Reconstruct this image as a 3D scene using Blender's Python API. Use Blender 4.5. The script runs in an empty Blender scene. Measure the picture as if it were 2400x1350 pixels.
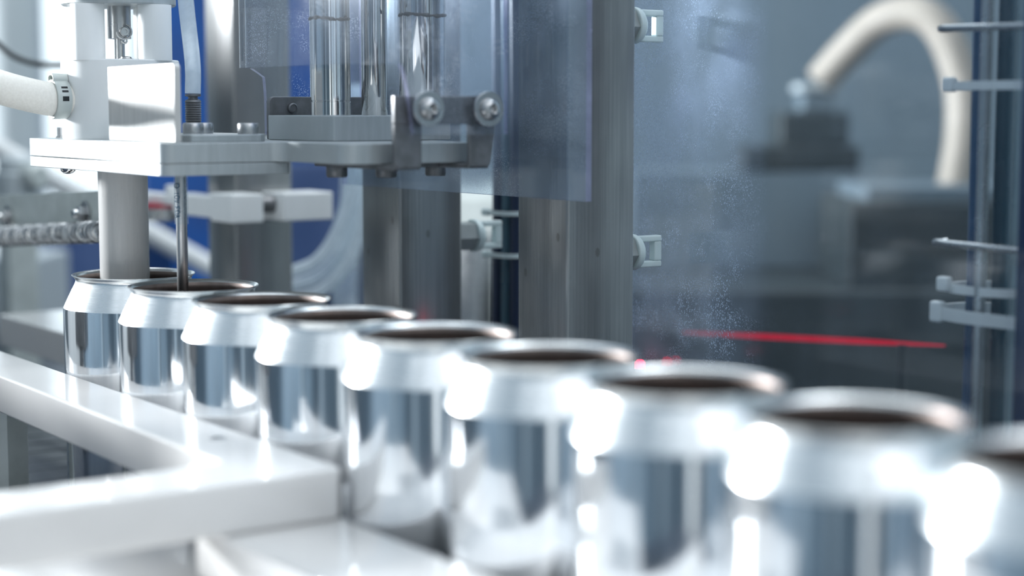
import bpy, bmesh, math, random
from mathutils import Vector, Matrix
random.seed(7)
PI = math.pi
S = bpy.context.scene
C = S.collection
V = Vector

# ------------------------------------------------------------------ camera, world, light, exposure
# machine axes: x runs along the row of cans (towards the camera), y across it (away), z up; metres
FPX, PITCH, YAW = 4036.0, math.radians(5.948), math.radians(35.227)
CAMZ = 0.19325
fwd = V((-math.cos(YAW), math.sin(YAW), 0)); rgt = V((math.sin(YAW), math.cos(YAW), 0))
look = fwd * math.cos(PITCH) + V((0, 0, -math.sin(PITCH)))
cam = bpy.data.cameras.new('camera'); co = bpy.data.objects.new('camera', cam); C.objects.link(co)
co.location = (0, 0, CAMZ); co.rotation_euler = look.to_track_quat('-Z', 'Y').to_euler()
cam.sensor_width = 36.0; cam.lens = FPX / 2400 * 36.0
cam.clip_start = 0.02; cam.clip_end = 50
cam.dof.use_dof = True; cam.dof.focus_distance = 0.80; cam.dof.aperture_fstop = 4.2
S.camera = co

w = bpy.data.worlds.new('hall_light'); S.world = w; w.use_nodes = True
bgn = w.node_tree.nodes['Background']
bgn.inputs[0].default_value = (0.69, 0.85, 1.0, 1); bgn.inputs[1].default_value = 0.43

def area(name, loc, target, sx, sy, power, col=(1, 1, 1)):
    l = bpy.data.lights.new(name, 'AREA'); l.shape = 'RECTANGLE'; l.size = sx; l.size_y = sy
    l.energy = power; l.color = col
    o = bpy.data.objects.new(name, l); C.objects.link(o); o.location = loc
    o.rotation_euler = (V(target) - V(loc)).to_track_quat('-Z', 'Y').to_euler()
    return o
area('window_light', (-2.18, -0.46, 0.482), (-0.70, 0.30, 0.19), 0.19, 0.19, 115, (0.93, 0.97, 1.0))
area('ceiling_lamp', (0.55, -0.15, 1.9), (-0.5, 0.35, 0.1), 2.8, 2.0, 7, (0.95, 0.98, 1.0))
area('background_fill', (-1.6, 1.1, 2.0), (-1.3, 1.0, 0.1), 1.6, 1.6, 16, (0.9, 0.96, 1.0))  # added lamp that keeps the background lit

area('front_fill', (0.60, 0.58, 1.17), (-0.45, 0.40, 0.12), 1.5, 0.8, 3.2, (0.93, 0.93, 1.0))  # added soft fill, placed by the highlights on the can necks
area('rear_fill', (-0.6, 1.15, 1.7), (-0.7, 0.9, 0.1), 0.9, 0.5, 7, (0.92, 0.97, 1.0))  # added behind the panel to brighten ties, hose and backdrop

S.view_settings.view_transform = 'Standard'; S.view_settings.look = 'None'
S.view_settings.gamma = 1.0; S.view_settings.use_curve_mapping = False
S.view_settings.exposure = 0.42
S.cycles.max_bounces = 14; S.cycles.transparent_max_bounces = 24; S.cycles.glossy_bounces = 8
S.cycles.caustics_reflective = True; S.cycles.caustics_refractive = False
S.cycles.sample_clamp_indirect = 6.0
S.cycles.use_denoising = True

# ------------------------------------------------------------------ materials
def new(name):
    m = bpy.data.materials.new(name); m.use_nodes = True
    nt = m.node_tree; nt.nodes.clear()
    out = nt.nodes.new('ShaderNodeOutputMaterial')
    return m, nt, out
def nd(nt, t, **k):
    n = nt.nodes.new(t)
    for a, b in k.items():
        if a.startswith('i_'):
            key = a[2:].replace('_', ' ')
            n.inputs[key].default_value = b
        else: setattr(n, a, b)
    return n
def ramp(nt, src, p0, c0, p1, c1):
    r = nd(nt, 'ShaderNodeValToRGB'); e = r.color_ramp.elements
    e[0].position = p0; e[0].color = c0 if len(c0) == 4 else (*c0, 1)
    e[1].position = p1; e[1].color = c1 if len(c1) == 4 else (*c1, 1)
    nt.links.new(src, r.inputs[0]); return r.outputs[0]
def coords(nt, scale):
    tc = nd(nt, 'ShaderNodeTexCoord'); mp = nd(nt, 'ShaderNodeMapping'); mp.inputs['Scale'].default_value = scale
    nt.links.new(tc.outputs['Object'], mp.inputs[0]); return mp.outputs[0]
def noise(nt, scale, sc=1.0, det=3, dist=0.0):
    n = nd(nt, 'ShaderNodeTexNoise'); n.inputs['Scale'].default_value = sc; n.inputs['Detail'].default_value = det
    n.inputs['Distortion'].default_value = dist
    nt.links.new(coords(nt, scale), n.inputs['Vector']); return n.outputs['Fac']
def g3(v): return (v, v, v)

def pbr(name, c0, c1=None, metal=0.0, r0=0.4, r1=None, scale=(60, 60, 60), sc=1.0, bump=0.0, coat=0.0, spec=0.5, sss=0.0, trans=0.0, p=(0.35, 0.65), aniso=0.0):
    m, nt, out = new(name)
    b = nd(nt, 'ShaderNodeBsdfPrincipled'); nt.links.new(b.outputs[0], out.inputs[0])
    b.inputs['Metallic'].default_value = metal; b.inputs['Specular IOR Level'].default_value = spec
    b.inputs['Coat Weight'].default_value = coat; b.inputs['Coat Roughness'].default_value = 0.06
    b.inputs['Anisotropic'].default_value = aniso
    if sss:
        b.inputs['Subsurface Weight'].default_value = sss; b.inputs['Subsurface Radius'].default_value = (0.006, 0.006, 0.006)
        b.inputs['Subsurface Scale'].default_value = 1.0
    b.inputs['Transmission Weight'].default_value = trans
    f = noise(nt, scale, sc)
    nt.links.new(ramp(nt, f, p[0], c0, p[1], c1 or tuple(x * 0.9 for x in c0)), b.inputs['Base Color'])
    nt.links.new(ramp(nt, f, p[0], g3(r0), p[1], g3(r1 if r1 is not None else r0 * 1.15)), b.inputs['Roughness'])
    if bump:
        bp = nd(nt, 'ShaderNodeBump'); bp.inputs['Strength'].default_value = bump; bp.inputs['Distance'].default_value = 0.0004
        nt.links.new(f, bp.inputs['Height']); nt.links.new(bp.outputs[0], b.inputs['Normal'])
    return m

M = {}
M['can_body'] = pbr('bright_aluminium', (0.93, 0.95, 0.97), (0.86, 0.89, 0.92), 1, 0.07, 0.13, (500, 500, 3))
M['can_neck'] = pbr('satin_aluminium', (0.91, 0.935, 0.945), (0.88, 0.91, 0.92), 1, 0.24, 0.28, (60, 60, 1500))
M['can_rim'] = pbr('rim_aluminium', (0.90, 0.91, 0.90), (0.82, 0.83, 0.82), 1, 0.2, 0.26, (200, 200, 200))
M['can_lining'] = pbr('lacquered_lining', (0.34, 0.275, 0.25), (0.27, 0.22, 0.20), 0.75, 0.38, 0.45, (200, 200, 20))
M['white'] = pbr('white_plastic', (0.72, 0.705, 0.69), (0.685, 0.67, 0.655), 0, 0.13, 0.2, (30, 30, 30), coat=0.4, sss=0.2, bump=0.02)
M['white_matt'] = pbr('white_nylon', (0.93, 0.94, 0.93), (0.90, 0.91, 0.90), 0, 0.38, 0.46, (120, 120, 40), sss=0.15)
M['tube_white'] = pbr('fill_tube_plastic', (0.70, 0.685, 0.665), (0.64, 0.625, 0.605), 0, 0.25, 0.4, (300, 300, 30), sss=0.3, bump=0.03)
M['plate'] = pbr('anodised_aluminium', (0.47, 0.505, 0.515), (0.42, 0.455, 0.465), 0.45, 0.36, 0.44, (40, 400, 40))
M['chrome'] = pbr('chrome_steel', (0.78, 0.78, 0.77), (0.70, 0.70, 0.69), 1, 0.06, 0.1, (60, 60, 60))
M['steel'] = pbr('stainless_steel', (0.58, 0.58, 0.58), (0.45, 0.46, 0.47), 1, 0.24, 0.34, (90, 90, 90))
M['dark_steel'] = pbr('dark_sheet_steel', (0.24, 0.24, 0.25), (0.17, 0.175, 0.18), 0.75, 0.4, 0.5, (160, 160, 160))
M['grey_metal'] = pbr('zinc_plated_steel', (0.62, 0.66, 0.64), (0.52, 0.56, 0.54), 0.35, 0.42, 0.5, (60, 60, 60))
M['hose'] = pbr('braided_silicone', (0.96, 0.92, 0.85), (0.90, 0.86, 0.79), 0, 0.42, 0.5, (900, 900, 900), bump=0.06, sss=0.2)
M['nylon'] = pbr('translucent_nylon', (0.72, 0.83, 0.82), (0.66, 0.78, 0.78), 0, 0.28, 0.34, (90, 90, 90), sss=0.4)
M['standoff'] = pbr('grey_plastic', (0.38, 0.41, 0.41), (0.34, 0.37, 0.37), 0.0, 0.35, 0.4, (90, 90, 90))
M['black'] = pbr('black_rubber', (0.008, 0.009, 0.012), (0.014, 0.021, 0.024), 0, 0.35, 0.4)
M['deck'] = pbr('wet_dark_steel', (0.018, 0.028, 0.045), (0.03, 0.042, 0.065), 0.2, 0.3, 0.42, (12, 60, 12))
M['blue'] = pbr('blue_plastic', (0.003, 0.030, 0.12), (0.002, 0.017, 0.07), 0, 0.35, 0.45, (6, 6, 6), spec=0.25)
M['navy'] = pbr('navy_plastic', (0.01, 0.022, 0.06), (0.015, 0.03, 0.075), 0, 0.3, 0.4, (8, 8, 8))
M['pale'] = pbr('pale_enamel', (0.50, 0.55, 0.57), (0.45, 0.50, 0.52), 0.1, 0.4, 0.5, (3, 3, 3))
M['wall'] = pbr('pale_wall_panel', (0.60, 0.67, 0.69), (0.54, 0.61, 0.64), 0, 0.55, 0.6, (2, 2, 2))
M['wall_dark'] = pbr('slate_wall_panel', (0.16, 0.22, 0.27), (0.12, 0.165, 0.205), 0, 0.6, 0.65, (1.5, 1.5, 1.5))
M['slate'] = pbr('slate_enamel', (0.125, 0.165, 0.195), (0.105, 0.14, 0.165), 0, 0.5, 0.6, (3, 3, 3))
M['dark_slate'] = pbr('dark_slate_enamel', (0.024, 0.034, 0.038), (0.018, 0.027, 0.031), 0, 0.45, 0.55, (3, 3, 3))
M['shield'] = pbr('bright_brushed_sheet', (0.66, 0.65, 0.63), (0.60, 0.59, 0.57), 0.25, 0.36, 0.44, (300, 40, 40))
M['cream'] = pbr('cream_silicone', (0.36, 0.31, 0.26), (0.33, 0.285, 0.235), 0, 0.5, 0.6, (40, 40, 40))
M['floor'] = pbr('resin_floor', (0.10, 0.145, 0.19), (0.075, 0.11, 0.15), 0, 0.25, 0.4, (3, 3, 3))
M['red_band'] = pbr('red_band', (0.55, 0.02, 0.06), (0.5, 0.02, 0.05), 0, 0.4)
M['teal_tube'] = pbr('teal_polyurethane', (0.06, 0.13, 0.17), (0.045, 0.10, 0.14), 0, 0.2, 0.3, (60, 60, 20))
M['blue_tube'] = pbr('blue_polyurethane', (0.03, 0.09, 0.20), (0.025, 0.075, 0.17), 0, 0.2, 0.3, (60, 60, 20))
M['pale_tube'] = pbr('pale_polyurethane', (0.42, 0.52, 0.54), (0.34, 0.44, 0.47), 0, 0.2, 0.3, (60, 60, 20))
M['ink'] = pbr('blue_ink', (0.05, 0.14, 0.22), (0.04, 0.1, 0.18), 0, 0.5)
M['grease'] = pbr('dark_grease', (0.03, 0.028, 0.026), (0.05, 0.045, 0.04), 0, 0.3)

def brushed(name, c0, c1, r0, r1, stain=0.5):
    m, nt, out = new(name)
    b = nd(nt, 'ShaderNodeBsdfPrincipled'); nt.links.new(b.outputs[0], out.inputs[0])
    b.inputs['Metallic'].default_value = 0.72
    f = noise(nt, (900, 900, 14), 1.0, 4)          # vertical brush lines
    g = noise(nt, (14, 14, 7), 1.0, 5, 0.4)        # broad smudges
    a = ramp(nt, f, 0.3, c0, 0.7, c1)
    s = ramp(nt, g, 0.35, (stain, stain, stain * 1.02), 0.65, (1, 1, 1))
    mx = nd(nt, 'ShaderNodeMix', data_type='RGBA', blend_type='MULTIPLY'); mx.inputs[0].default_value = 1
    nt.links.new(a, mx.inputs[6]); nt.links.new(s, mx.inputs[7])
    # small dark fingerprints
    vo = nd(nt, 'ShaderNodeTexVoronoi'); vo.inputs['Scale'].default_value = 1.0
    nt.links.new(coords(nt, (70, 70, 42)), vo.inputs['Vector'])
    d = ramp(nt, vo.outputs['Distance'], 0.07, (0.72, 0.70, 0.68), 0.10, (1, 1, 1))
    m2 = nd(nt, 'ShaderNodeMix', data_type='RGBA', blend_type='MULTIPLY'); m2.inputs[0].default_value = 1
    nt.links.new(mx.outputs[2], m2.inputs[6]); nt.links.new(d, m2.inputs[7])
    nt.links.new(m2.outputs[2], b.inputs['Base Color'])
    nt.links.new(ramp(nt, f, 0.3, g3(r0), 0.7, g3(r1)), b.inputs['Roughness'])
    bp = nd(nt, 'ShaderNodeBump'); bp.inputs['Strength'].default_value = 0.22; bp.inputs['Distance'].default_value = 0.0002
    nt.links.new(f, bp.inputs['Height']); nt.links.new(bp.outputs[0], b.inputs['Normal'])
    return m
M['post'] = brushed('brushed_post_steel', (0.46, 0.46, 0.45), (0.34, 0.345, 0.345), 0.16, 0.24, 0.66)

def schlick(nt, f0=0.04):
    lw = nd(nt, 'ShaderNodeLayerWeight'); lw.inputs[0].default_value = 0.5
    p = nd(nt, 'ShaderNodeMath', operation='POWER'); nt.links.new(lw.outputs['Facing'], p.inputs[0]); p.inputs[1].default_value = 5
    a = nd(nt, 'ShaderNodeMath', operation='MULTIPLY_ADD'); nt.links.new(p.outputs[0], a.inputs[0])
    a.inputs[1].default_value = 1-f0; a.inputs[2].default_value = f0
    return a.outputs[0]
def clear(name, tint=(0.93, 0.96, 1.0), haze=0.08, drops=0.0, gloss=0.05, hcol=(0.75, 0.83, 0.95)):
    m, nt, out = new(name)
    tr = nd(nt, 'ShaderNodeBsdfTransparent'); tr.inputs[0].default_value = (*tint, 1)
    gl = nd(nt, 'ShaderNodeBsdfGlossy'); gl.inputs['Roughness'].default_value = gloss
    fr = schlick(nt)
    df = nd(nt, 'ShaderNodeBsdfDiffuse'); df.inputs[0].default_value = (*hcol, 1)
    tl = nd(nt, 'ShaderNodeBsdfTranslucent'); tl.inputs[0].default_value = (*hcol, 1)
    dd = nd(nt, 'ShaderNodeMixShader'); nt.links.new(df.outputs[0], dd.inputs[1]); nt.links.new(tl.outputs[0], dd.inputs[2])
    n1 = noise(nt, (25, 25, 25), 1.0, 6, 0.6)
    hz = ramp(nt, n1, 0.35, g3(haze * 0.5), 0.75, g3(haze * 1.6))
    if drops:
        vo = nd(nt, 'ShaderNodeTexVoronoi'); vo.inputs['Randomness'].default_value = 1.0
        nt.links.new(coords(nt, (330, 330, 210)), vo.inputs['Vector'])
        r = ramp(nt, vo.outputs['Distance'], 0.16, g3(drops), 0.30, g3(0.0))
        n2 = noise(nt, (45, 45, 45), 1.0, 2)
        gate = ramp(nt, n2, 0.5, g3(0), 0.62, g3(1))
        mu = nd(nt, 'ShaderNodeMix', data_type='RGBA', blend_type='MULTIPLY'); mu.inputs[0].default_value = 1
        nt.links.new(r, mu.inputs[6]); nt.links.new(gate, mu.inputs[7])
        ad = nd(nt, 'ShaderNodeMix', data_type='RGBA', blend_type='ADD'); ad.inputs[0].default_value = 1
        nt.links.new(hz, ad.inputs[6]); nt.links.new(mu.outputs[2], ad.inputs[7]); hz = ad.outputs[2]
    s1 = nd(nt, 'ShaderNodeMixShader'); nt.links.new(hz, s1.inputs[0])
    nt.links.new(tr.outputs[0], s1.inputs[1]); nt.links.new(dd.outputs[0], s1.inputs[2])
    s2 = nd(nt, 'ShaderNodeMixShader'); nt.links.new(fr, s2.inputs[0])
    nt.links.new(s1.outputs[0], s2.inputs[1]); nt.links.new(gl.outputs[0], s2.inputs[2])
    nt.links.new(s2.outputs[0], out.inputs[0])
    return m
M['acrylic'] = clear('clear_acrylic', (0.94, 0.96, 0.99), 0.022, 0.6, 0.05, (0.8, 0.84, 0.9))
M['acrylic_edge'] = clear('polished_acrylic_edge', (0.80, 0.82, 0.98), 0.35, 0.0, 0.15, (0.70, 0.70, 0.95))
M['acrylic_wet'] = clear('dirty_acrylic', (0.88, 0.93, 0.97), 0.15, 0.3)
M['clear_hose'] = clear('clear_pvc_hose', (0.90, 0.95, 0.98), 0.36, 0.0, 0.08, (0.86, 0.93, 0.98))

M['milky_hose'] = clear('milky_hose', (0.92, 0.96, 0.98), 0.62, 0.0, 0.08, (0.88, 0.94, 0.98))
M['sleeve'] = clear('clear_sleeve', (0.95, 0.97, 0.98), 0.05, 0.0, 0.08)
def panel_mat():
    m, nt, out = new('splashed_polycarbonate')
    tr = nd(nt, 'ShaderNodeBsdfTransparent'); tr.inputs[0].default_value = (0.93, 0.96, 0.98, 1)
    gl = nd(nt, 'ShaderNodeBsdfGlossy'); gl.inputs['Roughness'].default_value = 0.07
    f = noise(nt, (1300, 1300, 16), 1.0, 3)                      # fine vertical wiping scratches
    bp = nd(nt, 'ShaderNodeBump'); bp.inputs['Strength'].default_value = 0.06; bp.inputs['Distance'].default_value = 0.0002
    nt.links.new(f, bp.inputs['Height']); nt.links.new(bp.outputs[0], gl.inputs['Normal'])
    d = nd(nt, 'ShaderNodeBsdfDiffuse'); d.inputs[0].default_value = (0.62, 0.72, 0.88, 1)
    tl = nd(nt, 'ShaderNodeBsdfTranslucent'); tl.inputs[0].default_value = (0.62, 0.72, 0.88, 1)
    dt = nd(nt, 'ShaderNodeMixShader'); dt.inputs[0].default_value = 0.35
    nt.links.new(d.outputs[0], dt.inputs[1]); nt.links.new(tl.outputs[0], dt.inputs[2])
    # dried splashes: a film and drops near the post end of the panel, little elsewhere
    tc = nd(nt, 'ShaderNodeTexCoord'); sx = nd(nt, 'ShaderNodeSeparateXYZ'); nt.links.new(tc.outputs['Object'], sx.inputs[0])
    mask = ramp(nt, sx.outputs[0], 0.118, (1, 1, 1), 0.142, (0.07, 0.07, 0.07))
    n1 = noise(nt, (34, 34, 26), 1.0, 7, 0.8)
    film = ramp(nt, n1, 0.34, g3(0.12), 0.70, g3(0.42))
    n0 = noise(nt, (9, 9, 11), 1.0, 3, 0.5)
    cl = nd(nt, 'ShaderNodeMix', data_type='RGBA', blend_type='MULTIPLY'); cl.inputs[0].default_value = 1
    nt.links.new(film, cl.inputs[6]); nt.links.new(ramp(nt, n0, 0.38, g3(0.35), 0.62, g3(1.25)), cl.inputs[7]); film = cl.outputs[2]
    def drops(scale, r0, r1, val, gs, g0):
        vo = nd(nt, 'ShaderNodeTexVoronoi'); nt.links.new(coords(nt, scale), vo.inputs['Vector'])
        dr = ramp(nt, vo.outputs['Distance'], r0, g3(val), r1, g3(0.0))
        gate = ramp(nt, noise(nt, gs, 1.0, 3), g0, g3(0), g0+0.12, g3(1))
        mu = nd(nt, 'ShaderNodeMix', data_type='RGBA', blend_type='MULTIPLY'); mu.inputs[0].default_value = 1
        nt.links.new(dr, mu.inputs[6]); nt.links.new(gate, mu.inputs[7]); return mu.outputs[2]
    def add(a, b):
        ad = nd(nt, 'ShaderNodeMix', data_type='RGBA', blend_type='ADD'); ad.inputs[0].default_value = 1
        nt.links.new(a, ad.inputs[6]); nt.links.new(b, ad.inputs[7]); return ad.outputs[2]
    tot = add(add(film, drops((190, 190, 145), 0.16, 0.36, 0.95, (50, 50, 50), 0.48)), drops((380, 380, 300), 0.14, 0.34, 0.8, (70, 70, 70), 0.45))
    mk = nd(nt, 'ShaderNodeMix', data_type='RGBA', blend_type='MULTIPLY'); mk.inputs[0].default_value = 1
    nt.links.new(tot, mk.inputs[6]); nt.links.new(mask, mk.inputs[7])
    s1 = nd(nt, 'ShaderNodeMixShader'); nt.links.new(mk.outputs[2], s1.inputs[0])
    nt.links.new(tr.outputs[0], s1.inputs[1]); nt.links.new(dt.outputs[0], s1.inputs[2])
    s2 = nd(nt, 'ShaderNodeMixShader'); nt.links.new(schlick(nt, 0.055), s2.inputs[0])
    nt.links.new(s1.outputs[0], s2.inputs[1]); nt.links.new(gl.outputs[0], s2.inputs[2])
    nt.links.new(s2.outputs[0], out.inputs[0])
    return m
M['panel'] = panel_mat()

def emis(name, col, st):
    m, nt, out = new(name); e = nd(nt, 'ShaderNodeEmission'); e.inputs[0].default_value = (*col, 1); e.inputs[1].default_value = st
    nt.links.new(e.outputs[0], out.inputs[0]); return m
M['red_glint_glow'] = emis('glowing_red_dot', (1.0, 0.02, 0.06), 4.0)
M['red_line'] = emis('red_line', (1.0, 0.02, 0.07), 0.36)

# ------------------------------------------------------------------ mesh helpers (world coordinates)
def bm_box(bm, lo, hi):
    x0, y0, z0 = lo; x1, y1, z1 = hi
    v = [bm.verts.new(p) for p in ((x0,y0,z0),(x1,y0,z0),(x1,y1,z0),(x0,y1,z0),(x0,y0,z1),(x1,y0,z1),(x1,y1,z1),(x0,y1,z1))]
    for f in ((0,3,2,1),(4,5,6,7),(0,1,5,4),(1,2,6,5),(2,3,7,6),(3,0,4,7)): bm.faces.new([v[i] for i in f])
    return bm
def box(lo, hi): return bm_box(bmesh.new(), lo, hi)
def bm_prism(bm, pts, a0, a1, axis='z'):
    def P(p, a):
        return (p[0], p[1], a) if axis == 'z' else ((a, p[0], p[1]) if axis == 'x' else (p[0], a, p[1]))
    lo = [bm.verts.new(P(p, a0)) for p in pts]; hi = [bm.verts.new(P(p, a1)) for p in pts]
    n = len(pts)
    bm.faces.new(lo[::-1]); bm.faces.new(hi)
    for i in range(n): bm.faces.new((lo[i], lo[(i+1) % n], hi[(i+1) % n], hi[i]))
    bmesh.ops.recalc_face_normals(bm, faces=bm.faces)
    return bm
def prism(pts, a0, a1, axis='z'): return bm_prism(bmesh.new(), pts, a0, a1, axis)
def rounded(pts, rads, seg=6):
    out = []; n = len(pts)
    for i, p in enumerate(pts):
        r = rads[i] if isinstance(rads, (list, tuple)) else rads
        p = V(p); a = V(pts[i-1]); b = V(pts[(i+1) % n])
        if r <= 0: out.append(tuple(p)); continue
        d1 = (a-p).normalized(); d2 = (b-p).normalized(); ang = d1.angle(d2)
        t = r / math.tan(ang/2); p1 = p + d1*t; p2 = p + d2*t
        c = p + (d1+d2).normalized() * (r/math.sin(ang/2))
        v1 = p1-c; v2 = p2-c; full = v1.angle(v2); sgn = 1 if v1.x*v2.y - v1.y*v2.x > 0 else -1
        for k in range(seg+1):
            q = sgn*full*k/seg; cs, sn = math.cos(q), math.sin(q)
            out.append((c.x+v1.x*cs-v1.y*sn, c.y+v1.x*sn+v1.y*cs))
    return out
def frame(d):
    d = V(d).normalized(); a = V((0,0,1)) if abs(d.z) < 0.9 else V((1,0,0))
    x = d.cross(a).normalized(); y = d.cross(x).normalized(); return x, y, d
def bm_lathe(bm, prof, o, axis=(0,0,1), seg=48, cap0=True, cap1=True, ph=0.0):
    x, y, d = frame(axis); o = V(o); rings = []
    for r, h in prof:
        rings.append([bm.verts.new(o + d*h + (x*math.cos(ph+2*PI*i/seg) + y*math.sin(ph+2*PI*i/seg))*r) for i in range(seg)])
    for a, b in zip(rings, rings[1:]):
        for i in range(seg): bm.faces.new((a[i], a[(i+1) % seg], b[(i+1) % seg], b[i]))
    if cap0: bm.faces.new(rings[0][::-1])
    if cap1: bm.faces.new(rings[-1])
    return bm
def lathe(prof, o, axis=(0,0,1), seg=48, cap0=True, cap1=True, ph=0.0):
    bm = bm_lathe(bmesh.new(), prof, o, axis, seg, cap0, cap1, ph)
    bmesh.ops.recalc_face_normals(bm, faces=bm.faces); return bm
def spline(pts, n=10):
    pts = [V(p) for p in pts]; out = []
    P = [pts[0]*2-pts[1]] + pts + [pts[-1]*2-pts[-2]]
    for i in range(1, len(P)-2):
        p0, p1, p2, p3 = P[i-1:i+3]
        for k in range(n):
            t = k/n
            out.append(0.5*((2*p1)+(p2-p0)*t+(2*p0-5*p1+4*p2-p3)*t*t+(3*p1-p0-3*p2+p3)*t**3))
    out.append(pts[-1]); return out
def bm_tube(bm, path, r, seg=16, cap=True):
    path = [V(p) for p in path]; n = len(path); rings = []; px = None
    for i, p in enumerate(path):
        d = (path[min(i+1, n-1)] - path[max(i-1, 0)]).normalized()
        if px is None: px = frame(d)[0]
        px = (px - d*px.dot(d)).normalized(); py = d.cross(px)
        rr = r(i/(n-1)) if callable(r) else r
        rings.append([bm.verts.new(p + (px*math.cos(2*PI*k/seg)+py*math.sin(2*PI*k/seg))*rr) for k in range(seg)])
    for a, b in zip(rings, rings[1:]):
        for i in range(seg): bm.faces.new((a[i], a[(i+1) % seg], b[(i+1) % seg], b[i]))
    if cap: bm.faces.new(rings[0][::-1]); bm.faces.new(rings[-1])
    return bm
def tube(path, r, seg=16):
    bm = bm_tube(bmesh.new(), path, r, seg); bmesh.ops.recalc_face_normals(bm, faces=bm.faces); return bm
def helix(o, axis, R, pitch, turns, n=18):
    x, y, d = frame(axis); o = V(o)
    return [o + d*(pitch*t/n) + (x*math.cos(2*PI*t/n)+y*math.sin(2*PI*t/n))*R for t in range(int(turns*n)+1)]

LOC = {}
def tag(o, label=None, cat=None, group=None, kind=None):
    if label: o['label'] = label
    if cat: o['category'] = cat
    if group: o['group'] = group
    if kind: o['kind'] = kind
    return o
def thing(name, label, cat, loc=(0,0,0), group=None):
    o = bpy.data.objects.new(name, None); C.objects.link(o); o.location = loc
    o.empty_display_size = 0.01; LOC[o.name] = V(loc)
    return tag(o, label, cat, group)
def obj(name, bm, m, parent=None, bev=0.0, smooth=None, seg=2, loc=None):
    off = LOC[parent.name] if parent else (V(loc) if loc else V((0,0,0)))
    bmesh.ops.translate(bm, verts=bm.verts, vec=-off)
    me = bpy.data.meshes.new(name); bm.to_mesh(me); bm.free()
    mats = m if isinstance(m, list) else [m]
    for k in mats: me.materials.append(M[k])
    o = bpy.data.objects.new(name, me); C.objects.link(o)
    if parent: o.parent = parent
    else: o.location = off
    LOC[o.name] = off
    for p in me.polygons: p.use_smooth = True
    try: me.set_sharp_from_angle(angle=math.radians(38))
    except Exception: pass
    if bev:
        b = o.modifiers.new('bevel', 'BEVEL'); b.width = bev; b.segments = seg; b.limit_method = 'ANGLE'; b.angle_limit = math.radians(40)
        b.harden_normals = True
    return o
def solo(name, bm, m, label, cat, group=None, bev=0.0, loc=None):
    return tag(obj(name, bm, m, None, bev, loc=loc), label, cat, group)
def struct(name, bm, m, bev=0.0):
    return tag(obj(name, bm, m, None, bev), kind='structure')
def cap_screw(bm, top, axis, r, h, seg=24):
    # socket head; 'top' is the middle of the outer head face, axis points out of the head
    x, y, d = frame(axis); t = V(top)
    bm_lathe(bm, [(r*0.97, -h), (r, -h*0.92), (r, -h*0.14), (r*0.9, 0), (r*0.55, 0)], t, axis, seg, True, False)
    bm_lathe(bm, [(r*0.55, 0), (r*0.5, -h*0.5)], t, axis, 6, False, True)
    return bm
def screw(top, axis, r, h):
    bm = cap_screw(bmesh.new(), top, axis, r, h); bmesh.ops.recalc_face_normals(bm, faces=bm.faces); return bm
def XY(a, b): return rgt*a + fwd*b     # right / away offsets as seen by the camera

# ------------------------------------------------------------------ room shell
struct('floor', box((-5, -3, -0.95), (2.5, 4.5, -0.9)), 'floor')
struct('wall_back', box((-5, 3.2, -0.9), (2.5, 3.3, 2.6)), 'wall')
struct('wall_left', box((-4.2, -3, -0.9), (-4.1, 3.2, 2.6)), 'wall')
struct('wall_front', box((-4.1, -1.75, -0.9), (2.4, -1.70, 0.52)), 'wall_dark')
struct('wall_right', box((2.3, -1.7, -0.9), (2.4, 3.2, 2.6)), 'wall')

# machine table that carries everything
table = thing('machine_table', 'dark wet steel machine table under the rails and cans', 'table', (-0.7, 0.4, -0.02))
obj('table_top', box((-1.95, -0.10, -0.032), (0.05, 0.60, -0.012)), 'deck', table, 0.001)
track = thing('can_track', 'dark wet slat track under the row of cans', 'conveyor', (-0.7, 0.3236, -0.012))
for i in range(56):
    x = -1.33 + i*0.0245
    obj('track_slat', box((x, 0.282, -0.012), (x+0.0235, 0.365, 0.0)), 'deck', track, 0.0008)
for px in (-1.88, -0.02):
    for py in (-0.05, 0.55): obj('table_leg', box((px-0.03, py-0.03, -0.9), (px+0.03, py+0.03, -0.032)), 'steel', table, 0.002)

# ------------------------------------------------------------------ cans
CR = 0.033
can_body_prof = [(0.0235, 0.0), (0.0262, 0.0012), (0.0300, 0.0055), (0.0322, 0.0095), (0.033, 0.0125), (0.033, 0.0985), (0.0328, 0.0998)]
neck_prof = [(0.0328, 0.0998), (0.0325, 0.1006), (0.0320, 0.1017), (0.0310, 0.1038), (0.0300, 0.1059), (0.0290, 0.1080), (0.0282, 0.1095), (0.0276, 0.1106), (0.0272, 0.1116), (0.0270, 0.1124), (0.0271, 0.1130)]
rim_prof = [(0.0271, 0.1130), (0.0276, 0.1139), (0.0283, 0.1145), (0.0287, 0.1148), (0.0288, 0.1151), (0.0286, 0.1153), (0.0281, 0.1151), (0.0274, 0.1146), (0.0269, 0.1138)]
lining_prof = [(0.0269, 0.1138), (0.0268, 0.1130), (0.0267, 0.1124), (0.0268, 0.1116), (0.0272, 0.1106), (0.0278, 0.1095), (0.0286, 0.1080), (0.0296, 0.1059), (0.0306, 0.1038), (0.0316, 0.1017), (0.0323, 0.1002), (0.0327, 0.0985), (0.0327, 0.0125), (0.0300, 0.0070), (0.0235, 0.0075)]
U1, V0, STEP = -0.7705, 0.3236, 0.0665
CAN_LABELS = [
 'silver open drink can under the white fill tube, farthest in the row',
 'silver open drink can with the thin steel probe rod dipping in',
 'third silver open can of the row, first one with nothing dipping in',
 'silver open can beside the small screw in the white rail',
 'silver open can beside the end corner of the upper white rail',
 'silver open can in front of the foot of the largest steel post',
 'silver blurred open can in front of the lower edge of the splashed panel',
 'second nearest silver can, strongly blurred, its whole mouth in view',
 'nearest silver can, cut off by the right edge of the photo']
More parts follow.
